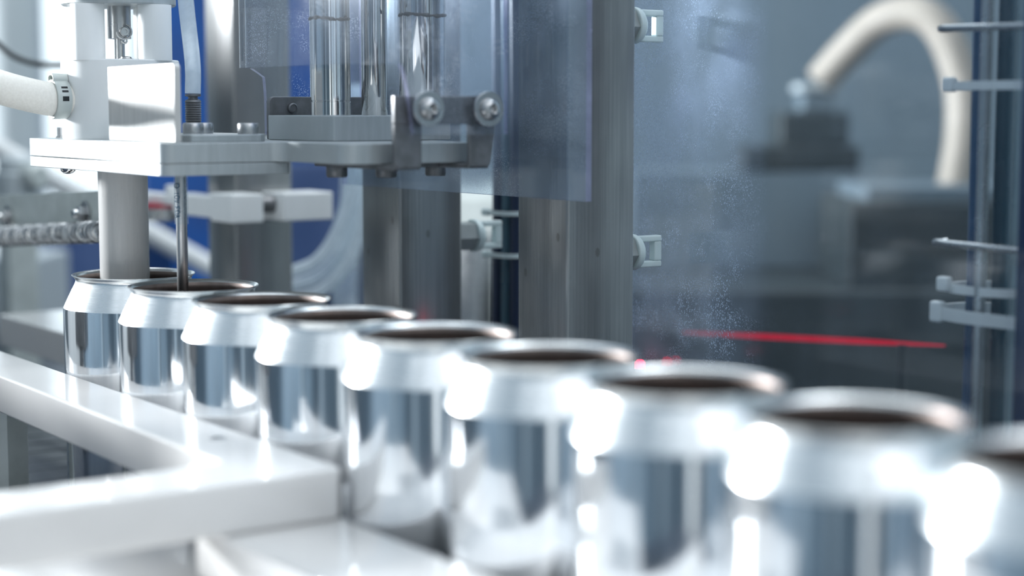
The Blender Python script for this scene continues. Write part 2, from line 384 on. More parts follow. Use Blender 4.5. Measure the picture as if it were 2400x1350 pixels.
def make_can():
    t = thing('drink_can', CAN_LABELS[0], 'can', (U1, V0, 0), 'row of open aluminium cans')
    o = (U1, V0, 0)
    obj('body', lathe(can_body_prof, o, seg=128, cap0=True, cap1=False), 'can_body', t)
    obj('neck', lathe(neck_prof, o, seg=128, cap0=False, cap1=False), 'can_neck', t)
    obj('rim', lathe(rim_prof, o, seg=128, cap0=False, cap1=False), 'can_rim', t)
    obj('inner_lining', lathe(lining_prof, o, seg=96, cap0=False, cap1=True), 'can_lining', t)['label'] = 'dark brownish inside of the can'
    return t
can0 = make_can()
for k in range(1, 9):
    r = can0.copy(); C.objects.link(r); r.location = (U1 + k*STEP, V0, 0); r['label'] = CAN_LABELS[k]
    r.rotation_euler = (0, 0, 0.7*k)
    for ch in list(can0.children):
        c = ch.copy(); C.objects.link(c); c.parent = r

# ------------------------------------------------------------------ white rails
pts = rounded([(-1.22, 0.2895), (-1.22, 0.2655), (-0.543, 0.2590), (-0.538, 0.06), (-0.5103, 0.06), (-0.5103, 0.2895)], [0.002, 0.002, 0.004, 0.002, 0.002, 0.004])
fr = thing('guide_rail', 'glossy white L-shaped guide rail running along the near side of the cans', 'rail', (-0.7, 0.277, 0.0525))
obj('rail_body', prism(pts, 0.0525, 0.0702), 'white', fr, 0.0012, seg=3)
obj('rail_screw', screw((-0.584, 0.2770, 0.0706), (0,0,1), 0.0032, 0.0012), 'steel', fr)['label'] = 'small steel screw sunk in the white rail'
def hex_leg(name, x, y, z0, z1, r, par):
    obj(name, lathe([(r*0.93, z0), (r, z0+0.0008), (r, z1-0.0008), (r*0.93, z1)], (x, y, 0), (0,0,1), 6, ph=0.35), 'grey_metal', par)
hex_leg('standoff', -0.824, 0.2765, -0.012, 0.0525, 0.0122, fr)
hex_leg('standoff', -1.10, 0.2765, -0.012, 0.0525, 0.0105, fr)
lr = thing('lower_guide_plate', 'lower white plastic plate stepping down in front of the guide rail end', 'rail', (-0.35, 0.18, 0.034))
obj('plate_body', prism(rounded([(-0.5335, 0.2440), (-0.06, 0.2440), (-0.06, 0.2895), (-0.5335, 0.2895)], 0.002), 0.034, 0.0523), 'white', lr, 0.0012, seg=3)
for p in ((-0.10, 0.266), (-0.30, 0.266), (-0.50, 0.266)): hex_leg('standoff', p[0], p[1], -0.012, 0.034, 0.009, lr)
bs = thing('base_plate', 'pale plastic base plate low under the end of the guide rail, bottom left corner', 'plate', (-0.55, 0.1, -0.012))
obj('plate_body', prism(rounded([(-0.60, -0.08), (-0.34, -0.08), (-0.34, 0.2460), (-0.536, 0.2460), (-0.536, 0.2800), (-0.60, 0.2800)], 0.002), 0.012, 0.030), 'white', bs, 0.0012)
for p in ((-0.58, -0.06), (-0.36, -0.06), (-0.36, 0.225), (-0.58, 0.225)): hex_leg('standoff', p[0], p[1], -0.012, 0.012, 0.008, bs)
br = thing('back_rail', 'white plastic rail along the far side of the cans', 'rail', (-0.6, 0.39, 0.045))
obj('rail_body', prism(rounded([(-1.07, 0.358), (-0.2, 0.358), (-0.2, 0.425), (-1.07, 0.425)], 0.003), 0.045, 0.064), 'white', br, 0.001)
for x in (-1.02, -0.66, -0.28): hex_leg('standoff', x, 0.395, -0.012, 0.045, 0.009, br)

# unseen low screen and box, added to shade the rails, posts and lever
dg = thing('screen_blocker', 'low pale unseen screen added beside the guide rail to shade it', 'guard', (-1.1, 0.13, -0.012))
obj('blocker_sheet', box((-1.19, 0.128, -0.012), (-0.86, 0.132, 0.145)), 'white_matt', dg, 0.0005)
obj('blocker_foot', box((-1.19, 0.110, -0.012), (-0.86, 0.128, -0.009)), 'white_matt', dg, 0.0005)
cb = thing('box_blocker', 'grey unseen box added left of the frame to shade the posts and lever', 'box', (-1.6, 0.10, -0.012))
obj('box_body', box((-1.90, 0.06, -0.012), (-1.215, 0.16, 0.325)), 'slate', cb, 0.004)
obj('blocker_front', box((-1.88, 0.16, 0.01), (-1.235, 0.164, 0.305)), 'slate', cb, 0.002)

# ------------------------------------------------------------------ steel posts
PS = 0.0378
POSTV = 0.455
POSTS = [(-0.6022, 'broad brushed steel post at the edge of the splashed panel'),
         (-0.7427, 'brushed steel post behind the hanging acrylic sheet, between its two neighbours'),
         (-0.9288, 'blurred grey steel post carrying the white clamp blocks')]
for x, lab in POSTS:
    pts = rounded([(x-PS, POSTV), (x, POSTV), (x, POSTV+PS), (x-PS, POSTV+PS)], 0.0012, 3)
    t = thing('steel_post', lab, 'post', (x-PS/2, POSTV+PS/2, -0.012), 'square steel posts behind the cans')
    obj('post_shaft', prism(pts, -0.008, 0.52), 'post', t)
    obj('foot_plate', box((x-PS-0.012, POSTV-0.012, -0.012), (x+0.012, POSTV+PS+0.012, -0.008)), 'steel', t, 0.0005)

# splashed panel
pan = thing('splashed_panel', 'large clear splashed plastic panel in front of the dark area on the right', 'panel', (-0.70, 0.533, -0.012))
obj('panel_sheet', box((-0.70, 0.533, -0.012), (0.1, 0.536, 0.56)), 'panel', pan)
obj('panel_frame', box((-0.70, 0.536, -0.012), (-0.68, 0.556, 0.56)), 'steel', pan, 0.001)

# ------------------------------------------------------------------ filling head
fh = thing('filling_head', 'white and grey filling head with its tube lowered into the farthest can', 'machine', (-0.74, 0.33, 0.1655))
lo_pts = rounded([(-0.822, 0.293), (-0.664, 0.293), (-0.664, 0.3525), (-0.822, 0.3525)], [0.0008, 0.006, 0.003, 0.0008], 8)
obj('lower_plate', prism(lo_pts, 0.1653, 0.1703), 'plate', fh, 0.0004)
up_pts = rounded([(-0.822, 0.293), (-0.664, 0.293), (-0.664, 0.348), (-0.611, 0.348), (-0.611, 0.4085), (-0.72, 0.4385), (-0.822, 0.4385)],
                 [0.0008, 0.006, 0.006, 0.0075, 0.001, 0.002, 0.002], 8)
obj('upper_plate', prism(up_pts, 0.1705, 0.179), 'plate', fh, 0.0004)
cx, cy = -0.781, 0.3236
obj('valve_body', lathe([(0.0272, 0.179), (0.0275, 0.1795), (0.0275, 0.2155), (0.0270, 0.216)], (cx, cy, 0), seg=64), 'white_matt', fh)
for a, b in ((-0.0105, -0.0185), (-0.0190, 0.0105), (0.0190, -0.0105), (0.0105, 0.0190)):
    q = V((cx, cy, 0)) + XY(a, b)
    obj('valve_column', lathe([(0.0078, 0.2155), (0.0078, 0.2414)], (q.x, q.y, 0), seg=32), 'white_matt', fh)
obj('top_flange', lathe([(0.0260, 0.2414), (0.0266, 0.2420), (0.0266, 0.262), (0.0260, 0.2625)], (cx, cy, 0), seg=64), 'plate', fh)
obj('piston_rod', lathe([(0.0024, 0.2158), (0.0024, 0.2258), (0.0054, 0.2262), (0.0054, 0.2415)], (cx, cy, 0), seg=32), 'steel', fh)
# clip pin through the rod: pin, ring and loop
pc = V((cx, cy, 0.2292)) + XY(0.0036, -0.006)
cp = obj('clip_pin', lathe([(0.0023, -0.004), (0.0023, 0.0022), (0.0019, 0.0026), (0.0011, 0.0026), (0.0011, 0.0018)], pc, tuple(-fwd*0.93 + rgt*0.36), 24), 'steel', fh)
x, y, d = frame(-fwd)
ring = [pc + (x*math.cos(t)+y*math.sin(t))*0.0034 for t in [PI*0.1*k for k in range(15)]]
bm = bm_tube(bmesh.new(), ring, 0.0005, 8)
bm_tube(bm, [pc + V((0,0,-0.0042)) + (x*math.cos(t)+y*math.sin(t))*0.0011 for t in [2*PI*k/16 for k in range(17)]], 0.0005, 8)
obj('clip_ring', bm, 'steel', cp)
for a, b in ((0.0052, -0.010), (0.0125, -0.004)):
    q = V((cx, cy, 0.216)) + XY(a, b)
    obj('dome_screw', lathe([(0.0034, 0), (0.0034, 0.0005), (0.0026, 0.0006), (0.0024, 0.0013), (0.0016, 0.0016), (0.0009, 0.0016), (0.0008, 0.0010)], q, seg=20), 'steel', fh)
# upright white shield in front of the valve
sh = rounded([(-0.7375, 0.1792), (-0.6665, 0.1792), (-0.6665, 0.2118), (-0.7375, 0.2118)], [0, 0, 0.0022, 0.0004], 5)
obj('shield_plate', prism(sh, 0.2995, 0.3025, 'y'), 'shield', fh, 0.0004)
obj('fill_tube', lathe([(0.0100, 0.1085), (0.0116, 0.1085), (0.0117, 0.1090), (0.0117, 0.1655)], (cx, cy, 0), seg=56, cap0=True), 'tube_white', fh)
pr_ = obj('level_probe', lathe([(0.0022, 0.085), (0.0025, 0.0855), (0.0025, 0.1655)], (-0.715, cy, 0), seg=24), 'steel', fh)
sl = obj('probe_sleeve', lathe([(0.0031, 0.1418), (0.0031, 0.1653)], (-0.715, cy, 0), seg=24, cap0=False, cap1=False), 'sleeve', pr_)
sl['label'] = 'clear heat-shrink sleeve with blue print'
# characters printed down the sleeve: O 10V FOA
SEGS = {'O': [(.25,0,0,.3),(0,.3,0,.7),(0,.7,.25,1),(.25,1,.75,1),(.75,1,1,.7),(1,.7,1,.3),(1,.3,.75,0),(.75,0,.25,0)], '1': [(.5,0,.5,1)], 'V': [(0,1,.5,0),(.5,0,1,1)], 'F': [(0,0,0,1),(0,1,1,1),(0,.5,.7,.5)], 'A': [(0,0,.5,1),(.5,1,1,0),(.25,.45,.75,.45)]}
bm = bmesh.new()
for ch, zz, hw in (('O', 0.1600, 0.0019), ('1', 0.1562, 0.0012), ('O', 0.1546, 0.0014), ('V', 0.1528, 0.0014), ('F', 0.1496, 0.0013), ('O', 0.1479, 0.0014), ('A', 0.1461, 0.0014)):
    for a0, b0, a1, b1 in SEGS[ch]:
        p2 = []
        for k in range(4):
            a = a0 + (a1-a0)*k/3; b = b0 + (b1-b0)*k/3
            th = (b-0.5)*0.80 - 0.50           # glyph tops face round the sleeve: the text reads downwards
            p2.append(V((-0.715, cy, 0)) + (-fwd*math.cos(th) + rgt*math.sin(th))*0.00313 + V((0, 0, zz - a*hw)))
        bm_tube(bm, p2, 0.00016, 5)
bmesh.ops.recalc_face_normals(bm, faces=bm.faces)
obj('sleeve_print', bm, 'ink', pr_)
# pad with screws and threaded fitting behind the shield
pad = rounded([(-0.735, 0.309), (-0.672, 0.309), (-0.672, 0.342), (-0.684, 0.350), (-0.735, 0.350)], 0.001, 3)
obj('pad_plate', prism(pad, 0.179, 0.1822), 'plate', fh, 0.0004)
for p in ((-0.703, 0.3245), (-0.6835, 0.3415), (-0.71, 0.3325)):
    obj('cap_screw', screw((p[0], p[1], 0.1870), (0,0,1), 0.0046, 0.0048), 'steel', fh)
ft = [(0.0042, 0.1822)]
for k in range(12): ft += [(0.0033, 0.1842+k*0.00105), (0.0038, 0.18472+k*0.00105)]
ft += [(0.0033, 0.1972), (0.0022, 0.1975), (0.0022, 0.1986), (0.0036, 0.1988), (0.0036, 0.1998)]
obj('threaded_fitting', lathe(ft, (-0.7285, 0.3365, 0), seg=24), 'dark_steel', fh)
obj('hex_bolt', lathe([(0.0028, 0.179), (0.0028, 0.1798), (0.0021, 0.180), (0.0021, 0.1842)], (-0.8135, 0.306, 0), seg=6), 'steel', fh)
obj('under_screw', lathe([(0.0036, 0.1653), (0.0033, 0.1640), (0.0022, 0.1630), (0.0008, 0.1626)], (-0.786, 0.2985, 0), seg=20), 'chrome', fh)

# ------------------------------------------------------------------ lift carriage: block, chrome rods, brackets
lc = thing('lift_carriage', 'grey lift block with chrome guide rods between two dark steel brackets', 'machine', (-0.68, 0.395, 0.179))
bp = rounded([(-0.714, 0.366), (-0.672, 0.366), (-0.660, 0.371), (-0.660, 0.432), (-0.714, 0.438)], [0.003, 0.001, 0.001, 0.001, 0.001], 5)
obj('carriage_block', prism(bp, 0.1791, 0.1902), 'plate', lc, 0.0004)
r1 = obj('guide_rod', lathe([(0.0092, 0.1900), (0.0092, 0.1962), (0.0089, 0.1964), (0.0089, 0.1968), (0.0092, 0.1970), (0.0092, 0.36)], (-0.692, 0.3875, 0), seg=56), 'chrome', lc)
def grease(cxy, r, z, a0, a1, amp, par, sd):
    rn = random.Random(sd); path = []
    for k in range(40):
        th = a0 + (a1-a0)*k/39
        path.append(V((cxy[0], cxy[1], z + 0.6*amp*(rn.random()-0.5) + 0.6*amp*math.sin(k*0.17))) + (-fwd*math.cos(th)+rgt*math.sin(th))*r)
    bm = bm_tube(bmesh.new(), path, lambda t: 0.0008+0.0003*math.sin(t*31)*math.sin(t*7), 8)
    bmesh.ops.recalc_face_normals(bm, faces=bm.faces)
    obj('grease_ring', bm, 'grease', par)
grease((-0.692, 0.3875), 0.0091, 0.2335, -1.3, 1.35, 0.0008, r1, 3)
r2 = obj('guide_rod', lathe([(0.0058, 0.1900), (0.0060, 0.1905), (0.0060, 0.36)], (-0.690, 0.4095, 0), seg=40), 'chrome', lc)
r3 = obj('guide_rod', lathe([(0.0105, 0.1900), (0.0108, 0.1905), (0.0108, 0.36)], (-0.6745, 0.4260, 0), seg=56), 'chrome', lc)
grease((-0.6745, 0.4260), 0.0107, 0.2355, -1.3, 1.4, 0.0007, r3, 9)
# front bracket: sheet with a window, feet folded under the plate
fb = obj('front_bracket', bmesh.new(), 'dark_steel', lc)
bm = bmesh.new()
Y0, Y1 = 0.3655, 0.4155
def shp(lst, rad): return rounded(lst, rad, 4)
bm_prism(bm, shp([(Y0, 0.1868), (Y1, 0.1868), (Y1, 0.1985), (Y0, 0.1985)], [0, 0, 0.001, 0.0005]), -0.6025, -0.6, 'x')
bm_prism(bm, shp([(Y0, 0.1690), (0.3785, 0.1690), (0.3785, 0.1868), (Y0, 0.1868)], [0.0022, 0.0012, 0, 0]), -0.6025, -0.6, 'x')
bm_prism(bm, shp([(0.4020, 0.1690), (Y1-0.003, 0.1690), (Y1, 0.1868), (0.4020, 0.1868)], [0.0012, 0.0022, 0, 0]), -0.6025, -0.6, 'x')
bm_box(bm, (-0.668, Y0, 0.1682), (-0.6012, 0.3785, 0.1704)); bm_box(bm, (-0.655, 0.4020, 0.1682), (-0.6012, Y1-0.003, 0.1704))
bm_box(bm, (-0.668, 0.3785, 0.1682), (-0.624, 0.4020, 0.1704))
bmesh.ops.translate(bm, verts=bm.verts, vec=-LOC[lc.name]); bm.to_mesh(fb.data); bm.free()
bv = fb.modifiers.new('bevel', 'BEVEL'); bv.width = 0.0004; bv.segments = 2; bv.limit_method = 'ANGLE'
bb = obj('back_bracket', prism(rounded([(0.3725, 0.1791), (0.4300, 0.1791), (0.4300, 0.1988), (0.3725, 0.1988)], [0, 0, 0.002, 0.003], 5), -0.7265, -0.7235, 'x'), 'dark_steel', lc, 0.0004)
obj('bracket_pin', lathe([(0.0024, 0), (0.0024, 0.0012), (0.0018, 0.0016), (0.0017, 0.0010)], (-0.7235, 0.3845, 0.1935), (1, 0, 0), 24), 'dark_steel', bb)
# cap screws under the plate
for p, h in (((-0.655, 0.3695), 0.0068), ((-0.641, 0.3860), 0.0068), ((-0.668, 0.4025), 0.0062), ((-0.6405, 0.4110), 0.0066)):
    s = obj('cap_screw', screw((p[0], p[1], 0.1704-h), (0,0,-1), 0.0046, h-0.0012), 'dark_steel', lc)
    obj('lock_washer', lathe([(0.0049, 0.1692), (0.0049, 0.1704)], (p[0], p[1], 0), seg=24), 'dark_steel', s)

# ------------------------------------------------------------------ bent acrylic cover around the rods
def sheet_strip(name, path, th, mats, label, cat):
    """path: list of (x, y, zbottom, ztop); vertical sheet along it with real thickness"""
    bm = bmesh.new(); n = len(path); rows = []
    for i, (px, py, zb, zt) in enumerate(path):
        a = V(path[max(i-1, 0)][:2]); b = V(path[min(i+1, n-1)][:2]); d = (b-a).normalized(); nr = V((-d.y, d.x))
        p = V((px, py)); o = p + nr*th/2; q = p - nr*th/2
        rows.append([bm.verts.new((o.x, o.y, zb)), bm.verts.new((o.x, o.y, zt)), bm.verts.new((q.x, q.y, zt)), bm.verts.new((q.x, q.y, zb))])
    for a, b in zip(rows, rows[1:]):
        for k, mi in ((0, 0), (1, 1), (2, 0), (3, 1)):
            f = bm.faces.new((a[k], a[(k+1) % 4], b[(k+1) % 4], b[k])); f.material_index = mi
    f = bm.faces.new(rows[0]); f.material_index = 1
    f = bm.faces.new(rows[-1][::-1]); f.material_index = 1
    bmesh.ops.recalc_face_normals(bm, faces=bm.faces)
    return tag(obj(name, bm, mats), label, cat)
def arc(c, r, a0, a1, n=7): return [(c[0]+r*math.cos(a0+(a1-a0)*k/n), c[1]+r*math.sin(a0+(a1-a0)*k/n)) for k in range(n+1)]
ZT = 0.36
xf, xb, ys, rr = -0.5972, -0.7287, 0.3592, 0.007
path = []
for k in range(9):                                            # far face, from its hanging end to the corner
    y = 0.425 - k*(0.425-0.3735)/8; path.append((xb, y, 0.1812, ZT))
for k in range(1, 6): path.append((xb, 0.3735-0.0002*k, 0.1812 + (0.2078-0.1812)*(k/5)**0.3, ZT))
path.append((xb, 0.3700, 0.2095, ZT))
for q in arc((xb+rr, ys+rr), rr, PI, 1.5*PI): path.append((q[0], q[1], 0.2118, ZT))
for k in range(1, 12): path.append((xb+rr+(xf-xb-2*rr)*k/12, ys, 0.2118, ZT))
for q in arc((xf-rr, ys+rr), rr, -0.5*PI, 0, 9):
    path.append((q[0], q[1], 0.2110, ZT))
for k in range(1, 7): path.append((xf, ys+rr+0.0010*k, 0.2108 - 0.028*(k/6)**1.6, ZT))
for k in range(1, 8): path.append((xf, 0.3722 + (0.4185-0.3722)*k/7, 0.1825, ZT))
cover = sheet_strip('acrylic_cover', path, 0.0028, ['acrylic', 'acrylic_edge'], 'bent clear acrylic cover around the chrome rods, bolted to the dark bracket', 'guard')
# button head bolts with washers that hold the cover on the bracket
for y, z, lab in ((0.3785, 0.1932, 'left button-head bolt with washer holding the clear cover'), (0.4082, 0.1930, 'right button-head bolt with washer holding the clear cover')):
    t = thing('button_bolt', lab, 'bolt', (-0.5957, y, z), 'bolts holding the acrylic cover')
    obj('washer', lathe([(0.0072, 0), (0.0074, 0.0003), (0.0074, 0.0011), (0.0072, 0.0014), (0.003, 0.0014)], (-0.5957, y, z), (1,0,0), 36), 'steel', t)
    bm = bm_lathe(bmesh.new(), [(0.0047, 0.0014), (0.0047, 0.0020), (0.0043, 0.0032), (0.0034, 0.0041), (0.0022, 0.0045)], (-0.5957, y, z), (1,0,0), 32, True, False)
    bm_lathe(bm, [(0.0022, 0.0045), (0.0018, 0.0043), (0.0016, 0.0022)], (-0.5957, y, z), (1,0,0), 6, False, True)
    bmesh.ops.recalc_face_normals(bm, faces=bm.faces)
    obj('bolt_head', bm, 'steel', t)

# rear hanging acrylic sheet on the posts
pts = []
for k in range(22): pts.append((-0.795 + (0.795-0.585)*k/21, 0.4533, 0.1535, 0.44))
gs = sheet_strip('acrylic_sheet', pts, 0.0030, ['acrylic_wet', 'acrylic_edge'], 'clear splashed acrylic sheet hanging on the steel posts behind the bracket', 'guard')

# ------------------------------------------------------------------ hose and clamp
hp = [(-0.780, 0.3015, 0.1976), (-0.780, 0.288, 0.1977), (-0.780, 0.265, 0.2030), (-0.782, 0.240, 0.2120), (-0.790, 0.215, 0.2160), (-0.81, 0.19, 0.2120), (-0.83, 0.165, 0.19), (-0.835, 0.155, 0.16), (-0.835, 0.155, 0.1260)]
solo('white_hose', tube(spline(hp, 10), 0.0078, 28), 'hose', 'thick cream white hose clamped to the side of the filling valve', 'hose')
mf = thing('hose_manifold', 'grey steel manifold box taking the lower end of the white hose', 'machine', (-0.835, 0.12, -0.012))
obj('manifold_body', box((-0.87, 0.110, 0.0705), (-0.80, 0.180, 0.118)), 'dark_steel', mf, 0.003)
obj('hose_socket', lathe([(0.0105, 0.118), (0.0105, 0.1255)], (-0.835, 0.155, 0), seg=32), 'steel', mf)
obj('manifold_column', box((-0.85, 0.13, -0.012), (-0.82, 0.16, 0.0705)), 'steel', mf, 0.001)
hc = thing('hose_clamp', 'perforated steel ear clamp on the end of the white hose', 'clamp', (-0.780, 0.293, 0.1976))
ca = (0, 1, 0)
obj('clamp_band', lathe([(0.0080, -0.0034), (0.0090, -0.0034), (0.0092, -0.003), (0.0092, 0.003), (0.0090, 0.0034), (0.0080, 0.0034)], (-0.780, 0.2925, 0.1976), ca, 48, False, False), 'grey_metal', hc)
# folded ear on top
e0 = V((-0.780, 0.2925, 0.1976))
ear = [V((0.0035, 0, 0.0085)), V((0.0030, 0, 0.0107)), V((0.0020, 0, 0.0116)), V((0, 0, 0.0119)), V((-0.0022, 0, 0.0116)), V((-0.0032, 0, 0.0107)), V((-0.0030, 0, 0.0086))]
bm = bmesh.new(); rows = []
for p in ear:
    rows.append([bm.verts.new(e0 + p + V((0, -0.0036, 0))), bm.verts.new(e0 + p + V((0, 0.0036, 0))), bm.verts.new(e0 + p*0.94 + V((0, 0.0036, 0))), bm.verts.new(e0 + p*0.94 + V((0, -0.0036, 0)))])
for a, b in zip(rows, rows[1:]):
    for k in range(4): bm.faces.new((a[k], a[(k+1) % 4], b[(k+1) % 4], b[k]))
bm.faces.new(rows[0]); bm.faces.new(rows[-1][::-1]); bmesh.ops.recalc_face_normals(bm, faces=bm.faces)
obj('clamp_ear', bm, 'grey_metal', hc)
for ang, hh in ((0.62, 0.0010), (0.40, 0.0010), (0.02, 0.0022)):
    c = e0 + V((math.cos(ang)*0.00905, 0.0002, math.sin(ang)*0.00905))
    n = V((math.cos(ang), 0, math.sin(ang))); t_ = V((-math.sin(ang), 0, math.cos(ang)))
    bm = bmesh.new(); vs = []
    for dy, dt in ((-0.0015, -hh/2), (0.0015, -hh/2), (0.0015, hh/2), (-0.0015, hh/2)):
        vs.append((c + V((0, dy, 0)) + t_*dt))
    lo = [bm.verts.new(p) for p in vs]; hi = [bm.verts.new(p + n*0.00025) for p in vs]
    bm.faces.new(lo[::-1]); bm.faces.new(hi)
    for k in range(4): bm.faces.new((lo[k], lo[(k+1) % 4], hi[(k+1) % 4], hi[k]))
    obj('band_slot', bm, 'black', hc)
# clear riser hose above the fitting, and black cable
solo('clear_riser_hose', tube(spline([(-0.7285, 0.3365, 0.2000), (-0.7290, 0.3368, 0.215), (-0.7300, 0.334, 0.25), (-0.7310, 0.333, 0.30), (-0.7310, 0.333, 0.36)], 8), 0.0036, 20), 'milky_hose', 'clear plastic hose rising from the threaded fitting', 'hose')

# ------------------------------------------------------------------ loop mounts on the posts
def loop_mount(x, y, z, label):
    t = thing('cable_mount', label, 'cable mount', (x, y, z), 'loop mounts on the posts')
    obj('hex_standoff', lathe([(0.0076, 0), (0.0078, 0.0004), (0.0078, 0.0128), (0.0070, 0.0142)], (x, y, z), (0,1,0), 6, ph=0.12), 'standoff', t)
    bm = bm_lathe(bmesh.new(), [(0.0084, 0.0116), (0.0086, 0.0122), (0.0084, 0.0150), (0.0062, 0.0172)], (x, y, z), (0,1,0), 32)
    # slotted head: rounded plate with an opening, standing beyond the collar
    yb, ye, zh = y+0.0150, y+0.0300, 0.0074
    for lo, hi in (((yb, z+0.0045), (ye, z+zh)), ((yb, z-zh), (ye, z-0.0045)), ((ye-0.0042, z-0.0046), (ye, z+0.0046)), ((yb, z-0.0046), (yb+0.0042, z+0.0046))):
        bm_box(bm, (x-0.0022, lo[0], lo[1]), (x+0.0022, hi[0], hi[1]))
    bmesh.ops.recalc_face_normals(bm, faces=bm.faces)
    obj('slotted_loop', bm, 'nylon', t, 0.0007)
loop_mount(-0.6205, POSTV+PS, 0.2312, 'pale loop mount on grey hex standoff, top right of the broad post')
loop_mount(-0.6205, POSTV+PS, 0.1268, 'pale loop mount on grey hex standoff, halfway down the broad post')
loop_mount(-0.7515, POSTV+PS, 0.1268, 'blurred loop mount holding the dark tube bundle between two posts')

# ------------------------------------------------------------------ tube bundles
def vtube(x, y, z0, z1, r, m, label, group, wob=0.002):
    p = [(x + wob*math.sin(17*k+x*900), y + wob*0.5*math.cos(11*k+x*700), z0 + (z1-z0)*k/6) for k in range(7)]
    return solo('air_tube', tube(spline(p, 4), r, 12), m, label, 'tube', group, loc=(x, y, z0))
ML = ['navy air tube, leftmost in the gap between two posts', 'teal air tube in the middle of the narrow bundle', 'navy air tube at the right of the narrow bundle', 'blue air tube at the back of the narrow bundle']
for i, (x, y, m) in enumerate([(-0.7830, 0.5435, 'navy'), (-0.7750, 0.5440, 'teal_tube'), (-0.7680, 0.5450, 'navy'), (-0.7770, 0.5510, 'blue_tube')]):
    vtube(x, y, -0.012, 0.44, 0.0034, m, ML[i], 'tubes of the bundle between the posts', 0.0004)
def tie(name, c, rx, ry, wd, m, label, head, grp):
    c = V(c); bm = bmesh.new(); rows = []
    n = 40
    for k in range(n):
        a = 2*PI*k/n; cs, sn = math.cos(a), math.sin(a)
        e = lambda s, q: V((c.x + rx*q*s[0], c.y + ry*q*s[1], 0))
        s = (abs(cs)**0.7*(1 if cs > 0 else -1), abs(sn)**0.7*(1 if sn > 0 else -1))
        o = e(s, 1.0); i_ = V((c.x + (rx-0.0011)*s[0], c.y + (ry-0.0011)*s[1], 0))
        rows.append([bm.verts.new((o.x, o.y, c.z-wd)), bm.verts.new((o.x, o.y, c.z+wd)), bm.verts.new((i_.x, i_.y, c.z+wd)), bm.verts.new((i_.x, i_.y, c.z-wd))])
    for k in range(n):
        a, b = rows[k], rows[(k+1) % n]
        for q in range(4): bm.faces.new((a[q], a[(q+1) % 4], b[(q+1) % 4], b[q]))
    bmesh.ops.recalc_face_normals(bm, faces=bm.faces)
    t = thing(name, label, 'cable tie', tuple(c), grp)
    obj('strap', bm, m, t)
    if head:
        h = V(head)
        bm = box(tuple(h - V((0.003, 0.0022, wd*1.7))), tuple(h + V((0.003, 0.0022, wd*1.7))))
        obj('tie_head', bm, m, t, 0.0012, seg=3)
for z, q in ((0.1362, 'upper'), (0.1130, 'lower')):
    tie('cable_tie', (-0.7762, 0.5462, z), 0.0125, 0.0092, 0.0012, 'nylon', q + ' cable tie round the dark bundle between two posts', (-0.7885, 0.5395, z), 'ties on the narrow bundle')
# right-hand bundle, standing behind the clear panel
KB = 1.112
def kb(p): return (p[0]*KB, p[1]*KB, CAMZ + (p[2]-CAMZ)*KB)
BX = [(-0.4270, 0.5150, 0.0032, 'teal_tube'), (-0.4215, 0.5080, 0.0030, 'blue_tube'), (-0.4180, 0.5190, 0.0034, 'teal_tube'), (-0.4080, 0.5160, 0.0034, 'pale_tube'),
      (-0.4020, 0.5090, 0.0030, 'pale_tube'), (-0.3950, 0.5160, 0.0034, 'teal_tube'), (-0.3890, 0.5080, 0.0032, 'pale_tube'), (-0.3810, 0.5170, 0.0036, 'blue_tube')]
BL = ['teal air tube, leftmost of the wide right-hand bundle', 'blue air tube beside the leftmost teal one of the right-hand bundle', 'teal air tube just left of the upright wire', 'pale clear air tube just right of the upright wire',
      'pale clear air tube, second to the right of the upright wire', 'teal air tube between two pale ones right of the upright wire', 'pale clear air tube near the right edge of the photo', 'blue air tube, rightmost of the right-hand bundle']
for (x, y, r, m), lab in zip(BX, BL): vtube(x*KB, y*KB, -0.012, 0.46, r*KB, m, lab, 'air tubes of the right-hand bundle', 0.0005)
gd = thing('wire_rack', 'steel wire rack with crossbars in front of the right-hand tube bundle', 'rack', kb((-0.4135, 0.500, 0.01)))
obj('upright_wire', lathe([(0.0024, -0.012), (0.0024, 0.46)], (-0.4125*KB, 0.5005*KB, 0), seg=16), 'steel', gd)
for z in (0.2226, 0.1436):
    q = [(-0.4310, 0.5035, z+0.0002), (-0.4320, 0.5015, z), (-0.4300, 0.4985, z), (-0.40, 0.4982, z-0.0004), (-0.35, 0.4980, z-0.001)]
    obj('cross_wire', tube(spline([kb(p) for p in q], 6), 0.0015, 12), 'steel', gd)
tie('cable_tie', kb((-0.4050, 0.5110, 0.2015)), 0.0310, 0.0180, 0.0018, 'white_matt', 'white cable tie round the right-hand bundle, uppermost of three', kb((-0.4265, 0.4975, 0.2020)), 'white ties on the right-hand bundle')
tie('cable_tie', kb((-0.4150, 0.5120, 0.1268)), 0.0185, 0.0150, 0.0018, 'white_matt', 'small white cable tie on the right-hand bundle, middle of three', kb((-0.4275, 0.4985, 0.1285)), 'white ties on the right-hand bundle')
tie('cable_tie', kb((-0.4050, 0.5110, 0.1175)), 0.0330, 0.0190, 0.0026, 'white_matt', 'thick white cable tie round the right-hand bundle, lowest of three', kb((-0.4295, 0.4975, 0.1180)), 'white ties on the right-hand bundle')
solo('blue_conduit', lathe([(0.008, -0.012), (0.008, 0.46)], (-0.3805*KB, 0.492*KB, 0), seg=24), 'blue', 'bright blue conduit cut off by the right edge of the photo', 'pipe', loc=(-0.3805*KB, 0.492*KB, -0.012))
